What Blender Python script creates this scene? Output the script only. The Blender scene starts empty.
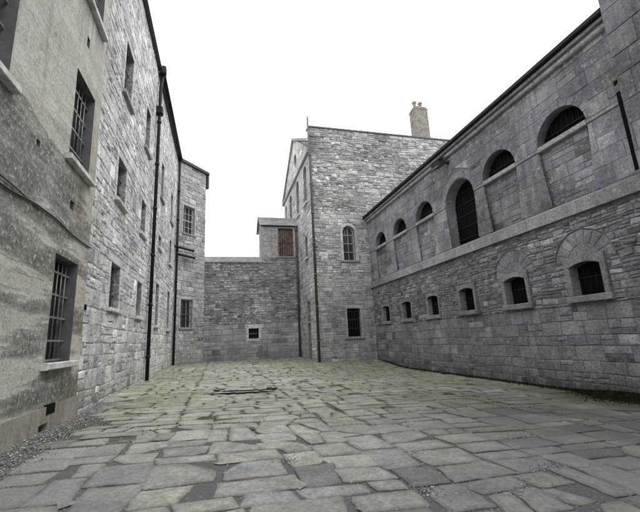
import bpy, bmesh, math, random
from mathutils import Vector, Matrix, noise
random.seed(7)
R = random.uniform
scn = bpy.context.scene
COL = scn.collection
UP = Vector((0, 0, 1))

# ------------------------------------------------------------------ helpers
def sstep(a, b, x):
    t = max(0.0, min(1.0, (x - a) / (b - a)))
    return t * t * (3 - 2 * t)

XL, XR, YB, YF, XB = -2.57, 8.6, 24.6, 20.3, 5.19

def gz(x, y):
    """height of the yard: falls towards the right hand wall, climbs at the far end"""
    zl = 0.43 + 0.11 * sstep(14, 23, y)
    zr = 0.0 + 0.25 * sstep(16, 20.5, y) + 0.2 * sstep(20.0, 24.6, y)
    t = (max(XL - .5, min(XR + .5, x)) - XL) / (XR - XL)
    return zl + (zr - zl) * t + 0.012 * noise.noise(Vector((x * .5, y * .5, 3)))

def tag(o, label=None, cat=None, group=None, kind=None):
    if label: o['label'] = label
    if cat: o['category'] = cat
    if group: o['group'] = group
    if kind: o['kind'] = kind
    return o

def empty(name, loc, label, cat, group=None):
    o = bpy.data.objects.new(name, None)
    COL.objects.link(o); o.location = loc; o.empty_display_size = .3
    return tag(o, label, cat, group)

class MB:
    """collects faces with a colour per vertex and a material slot per face"""
    def __init__(s):
        s.v = []; s.f = []; s.m = []; s.c = []; s.sm = []
    def add(s, pts, faces, col=(.8, .5, .5), mat=0, smooth=False):
        b = len(s.v)
        if isinstance(col, list): s.c += col
        else: s.c += [col] * len(pts)
        s.v += [tuple(p) for p in pts]
        for f in faces:
            s.f.append([i + b for i in f]); s.m.append(mat); s.sm.append(smooth)
    def box(s, c, sx, sy, sz, col=(.9, .5, .5), mat=0, jit=0.0, M=None):
        pts = []
        for dx in (-.5, .5):
            for dy in (-.5, .5):
                for dz in (-.5, .5):
                    q = Vector((dx * sx + R(-jit, jit), dy * sy + R(-jit, jit), dz * sz + R(-jit, jit)))
                    if M: q = M @ q
                    pts.append(Vector(c) + q)
        s.add(pts, [(0, 1, 3, 2), (4, 6, 7, 5), (0, 4, 5, 1), (2, 3, 7, 6), (0, 2, 6, 4), (1, 5, 7, 3)], col, mat)
    def tube(s, pts, r, n=8, col=(.8, .5, .5), mat=0, cap=True):
        pts = [Vector(p) for p in pts]
        rs = r if isinstance(r, (list, tuple)) else [r] * len(pts)
        rings = []
        for i, p in enumerate(pts):
            a = pts[max(0, i - 1)]; b = pts[min(len(pts) - 1, i + 1)]
            t = (b - a).normalized()
            x = t.orthogonal().normalized() if abs(t.z) > .9 else t.cross(UP).normalized()
            y = t.cross(x).normalized()
            rings.append([p + (x * math.cos(k * 2 * math.pi / n) + y * math.sin(k * 2 * math.pi / n)) * rs[i] for k in range(n)])
        V = [q for g in rings for q in g]; F = []
        for i in range(len(pts) - 1):
            for k in range(n):
                F.append((i * n + k, i * n + (k + 1) % n, (i + 1) * n + (k + 1) % n, (i + 1) * n + k))
        if cap:
            F.append(tuple(range(n - 1, -1, -1))); F.append(tuple((len(pts) - 1) * n + k for k in range(n)))
        s.add(V, F, col, mat, True)
    def build(s, name, mats, parent=None, sharp=False):
        me = bpy.data.meshes.new(name)
        org = Vector((0, 0, 0))
        if parent is not None:
            p = parent
            while p is not None:
                org += p.location; p = p.parent
        # the mesh's own origin sits at the middle of its base
        xs = [v[0] for v in s.v]; ys = [v[1] for v in s.v]; zs = [v[2] for v in s.v]
        loc = Vector(((min(xs) + max(xs)) / 2, (min(ys) + max(ys)) / 2, min(zs)))
        me.from_pydata([Vector(v) - loc for v in s.v], [], s.f)
        if not isinstance(mats, (list, tuple)): mats = [mats]
        for m in mats: me.materials.append(m)
        me.polygons.foreach_set('material_index', s.m)
        me.polygons.foreach_set('use_smooth', s.sm)
        at = me.color_attributes.new('stone', 'FLOAT_COLOR', 'POINT')
        flat = []
        for c in s.c: flat += [c[0], c[1], c[2], 1.0]
        at.data.foreach_set('color', flat)
        me.update()
        o = bpy.data.objects.new(name, me); COL.objects.link(o)
        if parent is not None: o.parent = parent
        o.location = loc - org
        return o

class Fr:
    """a wall face: u along it, v up, d out of it"""
    def __init__(s, O, U, N):
        s.O = Vector(O); s.U = Vector(U).normalized(); s.N = Vector(N).normalized()
        s.flip = s.U.cross(UP).dot(s.N) < 0
    def p(s, u, v, d=0.0):
        return s.O + s.U * u + UP * v + s.N * d
    def off(s, d):
        return Fr(s.O + s.N * d, s.U, s.N)

def fadd(mb, fr, uvd, faces, col=(.8, .5, .5), mat=0, smooth=False):
    if fr.flip: faces = [tuple(reversed(f)) for f in faces]
    mb.add([fr.p(*q) for q in uvd], faces, col, mat, smooth)

def fbox(mb, fr, u0, u1, v0, v1, d0, d1, col=(.9, .5, .5), mat=0, bev=0.0, jit=0.0):
    """a block on the wall from depth d0 to d1, its front edges chamfered"""
    j = lambda: R(-jit, jit)
    a = [(u0 + j(), v0 + j()), (u1 + j(), v0 + j()), (u1 + j(), v1 + j()), (u0 + j(), v1 + j())]
    if bev > 0:
        i = [(a[0][0] + bev, a[0][1] + bev), (a[1][0] - bev, a[1][1] + bev), (a[2][0] - bev, a[2][1] - bev), (a[3][0] + bev, a[3][1] - bev)]
        q = [(x, y, d0) for x, y in a] + [(x, y, d1 - bev) for x, y in a] + [(x, y, d1) for x, y in i]
        F = [(8, 9, 10, 11), (3, 2, 1, 0)]
        for k in range(4):
            n = (k + 1) % 4
            F += [(k, n, 4 + n, 4 + k), (4 + k, 4 + n, 8 + n, 8 + k)]
    else:
        q = [(x, y, d0) for x, y in a] + [(x, y, d1) for x, y in a]
        F = [(4, 5, 6, 7), (3, 2, 1, 0)]
        for k in range(4):
            n = (k + 1) % 4
            F.append((k, n, 4 + n, 4 + k))
    fadd(mb, fr, q, F, col, mat)

def area(p):
    return .5 * sum(p[i][0] * p[(i + 1) % len(p)][1] - p[(i + 1) % len(p)][0] * p[i][1] for i in range(len(p)))

def clip(poly, a, b, keep_left):
    out = []
    ex, ey = b[0] - a[0], b[1] - a[1]
    sd = lambda p: (ex * (p[1] - a[1]) - ey * (p[0] - a[0])) * (1 if keep_left else -1)
    for i in range(len(poly)):
        p, q = poly[i], poly[(i + 1) % len(poly)]
        sp, sq = sd(p), sd(q)
        if sp >= 0: out.append(p)
        if (sp > 0 and sq < 0) or (sp < 0 and sq > 0):
            t = sp / (sp - sq)
            out.append((p[0] + (q[0] - p[0]) * t, p[1] + (q[1] - p[1]) * t))
    return out

def avoid(poly, O):
    """cut a convex stone back so that it stays clear of a convex opening"""
    us = [p[0] for p in poly]; vs = [p[1] for p in poly]
    ou = [p[0] for p in O]; ov = [p[1] for p in O]
    if max(us) <= min(ou) or min(us) >= max(ou) or max(vs) <= min(ov) or min(vs) >= max(ov): return poly
    best, ba = None, 0
    for i in range(len(O)):
        c = clip(poly, O[i], O[(i + 1) % len(O)], False)
        if len(c) > 2:
            a = area(c)
            if a > ba: best, ba = c, a
    return best

def inset(poly, g):
    cx = sum(p[0] for p in poly) / len(poly); cy = sum(p[1] for p in poly) / len(poly)
    # move each edge inwards, then meet neighbouring edges
    n = len(poly); out = []
    for i in range(n):
        p0, p1, p2 = poly[i - 1], poly[i], poly[(i + 1) % n]
        def nrm(a, b):
            x, y = b[0] - a[0], b[1] - a[1]; l = math.hypot(x, y) or 1e-6
            return (-y / l, x / l)
        n1, n2 = nrm(p0, p1), nrm(p1, p2)
        bx, by = n1[0] + n2[0], n1[1] + n2[1]
        k = bx * bx + by * by
        if k < .9: k = .9
        out.append((p1[0] + bx * 2 * g / k * 1.0, p1[1] + by * 2 * g / k * 1.0))
    return out

def emit(mb, fr, poly, gap, relief, bev, col, mat=0, rough=.3, d0=-.012):
    if len(poly) < 3: return
    # drop doubled points
    q = [poly[0]]
    for p in poly[1:]:
        if math.hypot(p[0] - q[-1][0], p[1] - q[-1][1]) > .012: q.append(p)
    if math.hypot(q[0][0] - q[-1][0], q[0][1] - q[-1][1]) < .012: q.pop()
    if len(q) < 3: return
    us = [p[0] for p in q]; vs = [p[1] for p in q]
    m = min(max(us) - min(us), max(vs) - min(vs))
    gap = min(gap, m * .16); bev = min(bev, m * .2)
    a = inset(q, gap / 2)
    if area(a) < .0008: return
    b = inset(a, bev)
    if area(b) < .0003: return
    n = len(q)
    # a little more wobble along long edges
    V = [(x, y, d0) for x, y in a]
    V += [(x, y, relief * R(.2, .55)) for x, y in a]
    V += [(x, y, relief * (1 + R(-rough, rough))) for x, y in b]
    cx = sum(p[0] for p in b) / n + R(-.15, .15) * m; cy = sum(p[1] for p in b) / n + R(-.15, .15) * m
    V.append((cx, cy, relief * (1 + R(-.2, rough * 1.6))))
    F = []
    for k in range(n):
        e = (k + 1) % n
        F += [(k, e, n + e, n + k), (n + k, n + e, 2 * n + e, 2 * n + k), (2 * n + k, 2 * n + e, 3 * n)]
    fadd(mb, fr, V, F, col, mat)

def scol(lo, hi, hue=(.2, .8), white=.0, dark=.0):
    b = R(lo, hi)
    r = random.random()
    if r < white: b *= R(1.25, 1.6)
    elif r < white + dark: b *= R(.5, .75)
    return (b, R(*hue), random.random())

def masonry(mb, fr, u0, u1, v0, v1, hr, wr, gap=.018, relief=.02, bev=.015, holes=(), clips=(), col=None, mat=0, wob=.02, jit=.012, snec=.2, rough=.35, tidy=0):
    """irregular coursed stonework; every stone is its own little block"""
    v = v0 - .02; ci = R(0, 99)
    col = col or (lambda u, v: scol(.75, 1.15))
    def warp(u, v):
        if v <= v0 + .001: return (u, v0)
        if v >= v1 - .001: return (u, v1)
        return (u, v + wob * 2 * noise.noise(Vector((u * .55 + ci, v * .9, ci))) + wob * noise.noise(Vector((u * 2.1, v * 2, ci + 5))))
    def put(a, b, c, d):
        nseg = max(1, int((b - a) / .3)) if tidy == 0 else 1
        bot = [warp(a + (b - a) * i / nseg, c) for i in range(nseg + 1)]
        top = [warp(a + (b - a) * i / nseg, d) for i in range(nseg, -1, -1)]
        j = lambda p: (p[0] + R(-jit, jit), p[1] + R(-jit, jit) * .7)
        P = [j(p) for p in bot + top]
        P = [(min(max(x, u0), u1), min(max(y, v0), v1)) for x, y in P]
        A0 = area(P)
        for (p, q) in clips:
            P = clip(P, p, q, True)
            if len(P) < 3: return
        for O in holes:
            P = avoid(P, O)
            if not P: return
        if area(P) < max(.0012, .08 * A0): return
        emit(mb, fr, P, gap, relief * R(.6, 1.35), bev, col((a + b) / 2, (c + d) / 2), mat, rough)
    while v < v1 - .01:
        h = R(*hr)
        if v1 - v - h < hr[0] * .6: h = v1 - v
        u = u0 - R(0, wr[1] * h)
        while u < u1:
            w = max(.08, h * R(*wr))
            if u + w > u0:
                a, b = u, u + w
                if b > u1: b = u1
                a = max(a, u0)
                if b - a > .05:
                    if random.random() < snec and h > hr[0] * 1.15:
                        k = R(.35, .65)
                        put(a, b, v, v + h * k)
                        if random.random() < .5 and b - a > .3:
                            s = a + (b - a) * R(.35, .65)
                            put(a, s, v + h * k, v + h); put(s, b, v + h * k, v + h)
                        else: put(a, b, v + h * k, v + h)
                    else: put(a, b, v, v + h)
            u += w
        v += h

def rect(u0, u1, v0, v1):
    return [(u0, v0), (u1, v0), (u1, v1), (u0, v1)]

def arch(u0, u1, v0, vs, rise=None, n=12):
    """opening with straight sides to vs and a round or segmental head"""
    w = (u1 - u0) / 2; c = (u0 + u1) / 2
    rise = w if rise is None else rise
    rad = (w * w + rise * rise) / (2 * rise); cy = vs + rise - rad
    a0 = math.asin(min(1, w / rad))
    if rise > w: a0 = math.pi - a0
    P = [(u0, v0), (u1, v0)]
    for i in range(n + 1):
        a = a0 - 2 * a0 * i / n
        P.append((c + rad * math.sin(a), cy + rad * math.cos(a)))
    return P

def backing(mb, fr, outline, holes, mat=1, reveal=.3, rmat=None, d=0.0, rcol=(.7, .5, .5), col=(.8, .5, .5)):
    """the body of a wall with real openings and their reveals"""
    bm = bmesh.new(); ed = []
    for loop in [outline] + list(holes):
        vs = [bm.verts.new((p[0], p[1], 0)) for p in loop]
        ed += [bm.edges.new((vs[i], vs[(i + 1) % len(vs)])) for i in range(len(vs))]
    bmesh.ops.triangle_fill(bm, use_beauty=True, use_dissolve=False, edges=ed, normal=(0, 0, 1))
    bm.verts.index_update()
    V = [(v.co.x, v.co.y, d) for v in bm.verts]
    F = []
    for f in bm.faces:
        i = [v.index for v in f.verts]
        if f.normal.z < 0: i.reverse()
        F.append(tuple(i))
    bm.free()
    fadd(mb, fr, V, F, col, mat)
    for h in holes:
        n = len(h)
        q = [(x, y, d) for x, y in h] + [(x, y, d - reveal) for x, y in h]
        fadd(mb, fr, q, [(k, n + k, n + (k + 1) % n, (k + 1) % n) for k in range(n)], rcol, mat if rmat is None else rmat)

def surround(mb, fr, u0, u1, v0, v1, w, d1, head='lintel', mat=0, col=None, d0=-.25, block=.38, vs=None, rise=None):
    """dressed jamb stones with a lintel or a ring of voussoirs; returns the outline they fill"""
    col = col or (lambda: scol(.95, 1.2, (.3, .6)))
    top = vs if vs is not None else v1
    for (a, b) in ((u0 - w, u0), (u1, u1 + w)):
        v = v0; k = 0
        while v < top - .01:
            h = block * R(.8, 1.25)
            if top - v - h < block * .4: h = top - v
            fbox(mb, fr, a + .004, b - .004, v + .005, v + h - .005, d0, d1 * R(.9, 1.1), col(), mat, .007, .003)
            v += h; k += 1
    if head == 'lintel':
        fbox(mb, fr, u0 - w - .05, u1 + w + .05, v1 + .004, v1 + w * 1.35, d0, d1, col(), mat, .008, .003)
    else:
        ws = (u1 - u0) / 2; c = (u0 + u1) / 2
        rise = ws if rise is None else rise
        rad = (ws * ws + rise * rise) / (2 * rise); cy = top + rise - rad
        a0 = math.asin(min(1, ws / rad))
        n = max(5, int(2 * a0 * rad / .22) | 1)
        for i in range(n):
            t0, t1 = a0 - 2 * a0 * i / n - .012, a0 - 2 * a0 * (i + 1) / n + .012
            ro = rad + w * R(.95, 1.05)
            P = [(c + r * math.sin(t), cy + r * math.cos(t)) for r, t in ((rad, t0), (ro, t0), (ro, t1), (rad, t1))]
            q = [(x, y, d0) for x, y in P] + [(x, y, d1) for x, y in P]
            F = [(4, 5, 6, 7)] + [(k, (k + 1) % 4, 4 + (k + 1) % 4, 4 + k) for k in range(4)]
            fadd(mb, fr, q, F, col(), mat)

# ------------------------------------------------------------------ materials
class NT:
    def __init__(s, name):
        s.m = bpy.data.materials.new(name); s.m.use_nodes = True
        s.t = s.m.node_tree; s.t.nodes.clear()
        s.out = s.n('ShaderNodeOutputMaterial'); s.bs = s.n('ShaderNodeBsdfPrincipled')
        s.t.links.new(s.bs.outputs[0], s.out.inputs[0])
        s.pos = s.n('ShaderNodeNewGeometry').outputs['Position']
    def n(s, t, **k):
        x = s.t.nodes.new(t)
        for a, b in k.items(): setattr(x, a, b)
        return x
    def put(s, sock, v):
        if hasattr(v, 'is_linked') or isinstance(v, bpy.types.NodeSocket): s.t.links.new(v, sock)
        else: sock.default_value = v
    def math(s, op, a, b=0.0, c=0.0, clamp=False):
        x = s.n('ShaderNodeMath', operation=op, use_clamp=clamp)
        s.put(x.inputs[0], a); s.put(x.inputs[1], b); s.put(x.inputs[2], c)
        return x.outputs[0]
    def scaled(s, sx, sy, sz, off=(0, 0, 0)):
        x = s.n('ShaderNodeMapping'); s.put(x.inputs[0], s.pos)
        x.inputs['Scale'].default_value = (sx, sy, sz); x.inputs['Location'].default_value = off
        return x.outputs[0]
    def noise(s, scale, detail=4, rough=.6, vec=None, dist=0.0):
        x = s.n('ShaderNodeTexNoise'); s.put(x.inputs['Vector'], vec if vec is not None else s.pos)
        x.inputs['Scale'].default_value = scale; x.inputs['Detail'].default_value = detail
        x.inputs['Roughness'].default_value = rough; x.inputs['Distortion'].default_value = dist
        return x.outputs[0]
    def voro(s, scale, feature='F1', vec=None):
        x = s.n('ShaderNodeTexVoronoi', feature=feature); s.put(x.inputs['Vector'], vec if vec is not None else s.pos)
        x.inputs['Scale'].default_value = scale
        return x.outputs['Distance']
    def range(s, v, a, b, c=0.0, d=1.0):
        x = s.n('ShaderNodeMapRange'); s.put(x.inputs[0], v)
        for i, q in enumerate((a, b, c, d)): x.inputs[i + 1].default_value = q
        return x.outputs[0]
    def mix(s, f, a, b, mode='MIX'):
        x = s.n('ShaderNodeMix', data_type='RGBA', blend_type=mode)
        s.put(x.inputs[0], f)
        for i, q in ((6, a), (7, b)):
            if isinstance(q, tuple): q = q if len(q) == 4 else q + (1,)
            s.put(x.inputs[i], q)
        return x.outputs[2]
    def gray(s, v):
        x = s.n('ShaderNodeCombineColor')
        for i in range(3): s.put(x.inputs[i], v)
        return x.outputs[0]
    def xyz(s):
        x = s.n('ShaderNodeSeparateXYZ'); s.put(x.inputs[0], s.pos); return x.outputs
    def attr(s):
        x = s.n('ShaderNodeAttribute', attribute_name='stone')
        y = s.n('ShaderNodeSeparateColor'); s.put(y.inputs[0], x.outputs['Color']); return y.outputs
    def bump(s, h, dist, strength=1.0, prev=None):
        x = s.n('ShaderNodeBump'); x.inputs['Strength'].default_value = strength; x.inputs['Distance'].default_value = dist
        s.put(x.inputs['Height'], h)
        if prev is not None: s.put(x.inputs['Normal'], prev)
        return x.outputs[0]
    def done(s, col, rough=.9, bump=None, spec=.25, metal=0.0):
        s.put(s.bs.inputs['Base Color'], col if not isinstance(col, tuple) else col + (1,) if len(col) == 3 else col)
        s.put(s.bs.inputs['Roughness'], rough)
        s.bs.inputs['Specular IOR Level'].default_value = spec; s.bs.inputs['Metallic'].default_value = metal
        if bump is not None: s.put(s.bs.inputs['Normal'], bump)
        return s.m

def stone_mat(name, cool, warm, lime=.25, stain=.5, moss=0.0, moss_shade_h=.6, gain=1.0, bump=.012, limecol=(.55, .55, .53), streak=.25, seed=0.0, gash=0.0, smear=0.0, smearcol=(.4, .4, .4)):
    t = NT(name)
    r, g, b = t.attr()
    off = (seed, seed * 1.7, seed * .3)
    P = t.scaled(1, 1, 1, off)
    big = t.noise(.38, 3, .6, P); mid = t.noise(3.4, 5, .7, P); fine = t.noise(19, 6, .78, P)
    c = t.mix(g, cool, warm)
    k = t.math('MULTIPLY', r, gain)
    k = t.math('MULTIPLY', k, t.range(fine, .3, .72, .46, 1.5))
    k = t.math('MULTIPLY', k, t.range(mid, .3, .7, .72, 1.26))
    k = t.math('MULTIPLY', k, t.range(big, .32, .68, 1 - stain * .6, 1 + stain * .4))
    c = t.mix(1.0, c, t.gray(k), 'MULTIPLY')
    # mortar dragged over the faces of the stones
    if smear > 0:
        sm = t.math('MULTIPLY', t.range(t.noise(5.5, 5, .72, P), .5, .62), smear)
        c = t.mix(sm, c, t.mix(1.0, smearcol, t.gray(t.range(fine, .3, .7, .6, 1.35)), 'MULTIPLY'))
    # water streaks running down
    sv = t.noise(1.0, 4, .65, t.scaled(3.2, 3.2, .28, off))
    c = t.mix(t.math('MULTIPLY', t.range(sv, .5, .78), streak), c, (.045, .046, .046))
    # open joints and spalled edges
    if gash > 0:
        gs = t.range(t.noise(1.0, 4, .62, t.scaled(2.6, 2.6, 13, off)), .61, .68)
        c = t.mix(t.math('MULTIPLY', gs, gash), c, (.045, .044, .042))
    # lime and lichen
    lm = t.math('MULTIPLY', t.range(t.noise(8.5, 5, .72, P), .55, .66), t.range(t.noise(1.3, 2, .5, P), .44, .6))
    lm = t.math('MULTIPLY', lm, lime * 2.2, clamp=True)
    c = t.mix(lm, c, limecol)
    if moss > 0:  # moss at the wall foot, doubling as painted contact shade
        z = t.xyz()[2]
        m = t.math('MULTIPLY', t.range(z, .1, moss_shade_h, 1.0, 0.0), t.range(mid, .34, .6))
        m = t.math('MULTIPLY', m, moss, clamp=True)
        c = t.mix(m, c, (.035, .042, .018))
    n1 = t.bump(t.noise(12, 5, .75, P), bump * 3.2)
    return t.done(c, .92, n1, .2)

def mortar_mat(name, a, b):
    t = NT(name)
    c = t.mix(t.range(t.noise(3.5, 6, .7), .35, .65), a, b)
    c = t.mix(t.range(t.noise(30, 5, .7), .3, .7), c, tuple(x * .55 for x in a))
    return t.done(c, .95, t.bump(t.noise(45, 6, .7), .012), .1)

M = {}
M['stone_left'] = stone_mat('pale_limestone', (.56, .58, .60), (.60, .59, .545), lime=.55, stain=.4, gain=1.0, moss=.5, moss_shade_h=1.1, limecol=(.78, .79, .79), streak=.3, bump=.014, gash=.75, smear=.6, smearcol=(.60, .61, .61))
M['mortar_left'] = mortar_mat('pale_mortar', (.40, .405, .40), (.62, .62, .61))
M['stone_right'] = stone_mat('dark_limestone', (.25, .252, .28), (.31, .303, .292), lime=.35, stain=.55, moss=.8, moss_shade_h=.75, limecol=(.46, .46, .47), streak=.4, seed=11, bump=.016, gash=.45, smear=.6, smearcol=(.27, .272, .285))
M['mortar_right'] = mortar_mat('dark_mortar', (.20, .202, .213), (.31, .31, .318))
M['ashlar'] = stone_mat('ashlar', (.245, .25, .285), (.315, .31, .305), lime=.4, stain=.8, gain=1.0, limecol=(.5, .5, .5), streak=.5, seed=23, bump=.008, gash=.25, smear=.35, smearcol=(.30, .30, .305))
M['trim'] = stone_mat('dressed_granite', (.33, .335, .35), (.37, .365, .35), lime=.25, stain=.5, limecol=(.55, .55, .54), streak=.35, seed=31, bump=.006)
M['trimdark'] = stone_mat('dark_dressed_stone', (.25, .252, .265), (.285, .282, .275), lime=.25, stain=.5, limecol=(.36, .36, .36), streak=.4, seed=37, bump=.008)
M['stone_block'] = stone_mat('squared_rubble', (.43, .428, .445), (.49, .465, .42), lime=.5, stain=.55, limecol=(.70, .70, .68), moss=.3, moss_shade_h=1.0, streak=.35, seed=43, bump=.016, gash=.85, smear=.6, smearcol=(.46, .46, .455))
M['mortar_block'] = mortar_mat('grey_mortar', (.37, .37, .37), (.50, .50, .49))
M['stone_back'] = stone_mat('rubble', (.40, .395, .415), (.47, .455, .44), lime=.4, stain=.6, limecol=(.56, .56, .54), moss=.6, moss_shade_h=1.3, streak=.4, seed=57, bump=.016, gash=.5, smear=.6, smearcol=(.41, .408, .40))
M['mortar_back'] = mortar_mat('back_mortar', (.29, .29, .288), (.40, .395, .385))

def render_mat():
    t = NT('weathered_render')
    _, y, z = t.xyz()[0], t.xyz()[1], t.xyz()[2]
    band = t.noise(1.0, 6, .66, t.scaled(.22, .22, 3.0))
    big = t.noise(.55, 5, .6)
    fine = t.noise(26, 6, .8)
    c = t.mix(t.range(band, .36, .64), (.41, .398, .35), (.53, .522, .47))
    c = t.mix(t.math('MULTIPLY', t.range(big, .42, .66), .6), c, (.42, .425, .40))
    # pitted rough bands at mid height where the skim has gone
    low = t.range(z, 5.3, 4.5)
    rough = t.math('MULTIPLY', t.math('MULTIPLY_ADD', low, .85, .15), t.range(t.noise(.9, 4, .62, t.scaled(.4, .4, 2.2, (3, 3, 3))), .46, .6))
    pit = t.range(t.noise(14, 6, .8), .36, .58)
    c = t.mix(t.math('MULTIPLY', rough, t.math('SUBTRACT', 1.0, pit)), c, (.19, .18, .15))
    k = t.range(fine, .3, .72, .5, 1.45)
    c = t.mix(1.0, c, t.gray(k), 'MULTIPLY')
    # ochre stain towards the corner and dark runs under the sills
    cr = t.range(t.math('ABSOLUTE', t.math('SUBTRACT', t.noise(1.1, 4, .55), .5)), 0.0, .006, .5, 0.0)
    c = t.mix(cr, c, (.09, .085, .075))
    # runs below the sills
    rn = 0
    for zt in (1.36, 4.78, 8.18):
        a = t.math('MULTIPLY', t.range(z, zt - 1.3, zt), t.math('LESS_THAN', z, zt + .05))
        rn = t.math('ADD', rn, a)
    rn = t.math('MULTIPLY', rn, t.math('MULTIPLY', t.range(y, 6.35, 6.6), t.range(y, 8.0, 7.75)))
    rn = t.math('MULTIPLY', rn, t.range(t.noise(1, 4, .6, t.scaled(9, 9, .3)), .42, .62))
    c = t.mix(t.math('MULTIPLY', rn, .6, clamp=True), c, (.11, .105, .09))
    oc = t.math('MULTIPLY', t.range(y, 6.6, 8.0), t.range(t.noise(1.4, 5, .7), .4, .62))
    c = t.mix(t.math('MULTIPLY', oc, .5), c, (.30, .265, .19))
    sv = t.noise(1.0, 5, .65, t.scaled(5, 5, .22))
    c = t.mix(t.math('MULTIPLY', t.range(sv, .55, .78), .4), c, (.12, .116, .10))
    lm = t.math('MULTIPLY', t.range(t.noise(2.2, 6, .7, t.scaled(.5, .5, .9, (9, 9, 9))), .56, .7), .6)
    c = t.mix(lm, c, (.60, .60, .565))
    h = t.math('ADD', t.math('MULTIPLY', pit, t.math('MULTIPLY', rough, .9)), t.math('MULTIPLY', band, .5))
    n = t.bump(h, .035, 1.0); n = t.bump(fine, .012, .9, n)
    return t.done(c, .93, n, .2)
M['render'] = render_mat()

def plinth_mat():
    t = NT('cement_plinth')
    c = t.mix(t.range(t.noise(1.6, 6, .65), .35, .65), (.22, .205, .18), (.34, .32, .285))
    c = t.mix(t.math('MULTIPLY', t.range(t.noise(4, 5, .7, t.scaled(3, 3, .5)), .5, .75), .6), c, (.09, .085, .07))
    k = t.range(t.noise(40, 6, .7), .3, .7, .8, 1.2)
    c = t.mix(1.0, c, t.gray(k), 'MULTIPLY')
    return t.done(c, .9, t.bump(t.noise(18, 7, .7), .012), .25)
M['plinth'] = plinth_mat()

def simple(name, col, rough=.6, metal=0.0, var=.35, scale=14, bump=.003, spec=.4, dark=None):
    t = NT(name)
    c = t.mix(t.range(t.noise(scale, 6, .7), .32, .7), tuple(x * (1 - var) for x in col), tuple(x * (1 + var) for x in col))
    if dark: c = t.mix(t.range(t.noise(scale * .35, 5, .7), .5, .66), c, dark)
    return t.done(c, rough, t.bump(t.noise(scale * 4, 5, .7), bump), spec, metal)
M['iron'] = simple('black_painted_iron', (.022, .022, .024), .5, 0, .4, 9, .002, .5, (.05, .035, .025))
M['pipe'] = simple('black_cast_iron_pipe', (.014, .014, .015), .6, 0, .4, 7, .002, .2)
M['greypipe'] = simple('grey_painted_pipe', (.06, .062, .07), .5, 0, .4, 7, .002, .5)
M['bars'] = simple('grey_bars', (.20, .205, .215), .5, .2, .4, 12, .002, .5, (.07, .045, .03))
M['darkbars'] = simple('dark_bars', (.03, .029, .028), .6, 0, .4, 12, .002, .4, (.05, .03, .02))
M['blackbars'] = simple('black_bars', (.014, .014, .014), .75, 0, .3, 12, .001, .2)
M['rust'] = simple('rust_red_paint', (.20, .145, .122), .7, 0, .45, 6, .004, .3, (.06, .035, .028))
M['rustbars'] = simple('rusty_bars', (.05, .038, .036), .7, 0, .4, 9, .003, .3)
M['sill'] = simple('white_painted_sill', (.56, .56, .54), .8, 0, .22, 9, .004, .3, (.33, .33, .31))
M['greysill'] = simple('grey_stone_sill', (.27, .27, .28), .85, 0, .3, 8, .006, .3)
M['frame'] = simple('faded_frame_paint', (.46, .46, .46), .7, 0, .3, 8, .002, .3)
M['mauve'] = simple('mauve_window_reveal', (.125, .115, .12), .8, 0, .3, 5, .003, .3)
M['slate'] = simple('slate', (.12, .125, .135), .7, 0, .4, 5, .01, .4)
M['lampgrey'] = simple('floodlight_housing', (.05, .05, .055), .5, .3, .3, 9, .001, .5)
M['pot'] = simple('clay_pot', (.25, .20, .13), .85, 0, .3, 12, .004, .2)
M['soot'] = simple('chimney_render', (.23, .215, .185), .92, 0, .5, 7, .02, .2, (.11, .105, .095))
M['cable'] = simple('cable', (.04, .04, .04), .6, 0, .3, 9, .001, .3)
def glass_mat(name, base, rough):
    t = NT(name)
    c = t.mix(t.range(t.noise(5, 5, .7), .4, .65), base, tuple(x * 2.2 for x in base))
    return t.done(c, t.range(t.noise(8, 5, .7), .3, .7, rough, rough + .3), t.bump(t.noise(2.2, 3, .5), .006), .5)
M['glass'] = glass_mat('dusty_glass', (.018, .019, .021), .2)
M['blackglass'] = glass_mat('black_glass', (.008, .008, .009), .35)
M['void'] = simple('dark_interior', (.008, .008, .008), .95, 0, .3, 5, .001, .05)
M['voidbrown'] = simple('painted_dark_interior', (.009, .007, .005), .9, 0, .5, 4, .003, .1)  # shade inside the cell openings, painted as near-black panes
M['lens'] = glass_mat('lamp_lens', (.2, .2, .2), .1)

# ------------------------------------------------------------------ windows
def bars_mesh(fr, O, d, vert, horiz, r=.011, hr=None, flat=None):
    """bars clipped to a convex opening outline"""
    mb = MB()
    us = [p[0] for p in O]; vs = [p[1] for p in O]
    def span(axis, c):
        hit = []
        for i in range(len(O)):
            p, q = O[i], O[(i + 1) % len(O)]
            a, b = p[axis], q[axis]
            if (a - c) * (b - c) < 0 or (a == c) != (b == c):
                t = (c - a) / (b - a)
                hit.append(p[1 - axis] + (q[1 - axis] - p[1 - axis]) * t)
        return (min(hit), max(hit)) if len(hit) > 1 else None
    n = vert
    for i in range(n):
        u = min(us) + (max(us) - min(us)) * (i + 1) / (n + 1) + R(-.006, .006)
        s = span(0, u)
        if s: mb.tube([fr.p(u, s[0], d), fr.p(u + R(-.004, .004), s[1], d)], r, 6)
    for k in horiz:
        v = min(vs) + (max(vs) - min(vs)) * k
        s = span(1, v)
        if s: fbox(mb, fr, s[0], s[1], v - .016, v + .016, d - .012, d + .012)
    return mb

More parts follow.
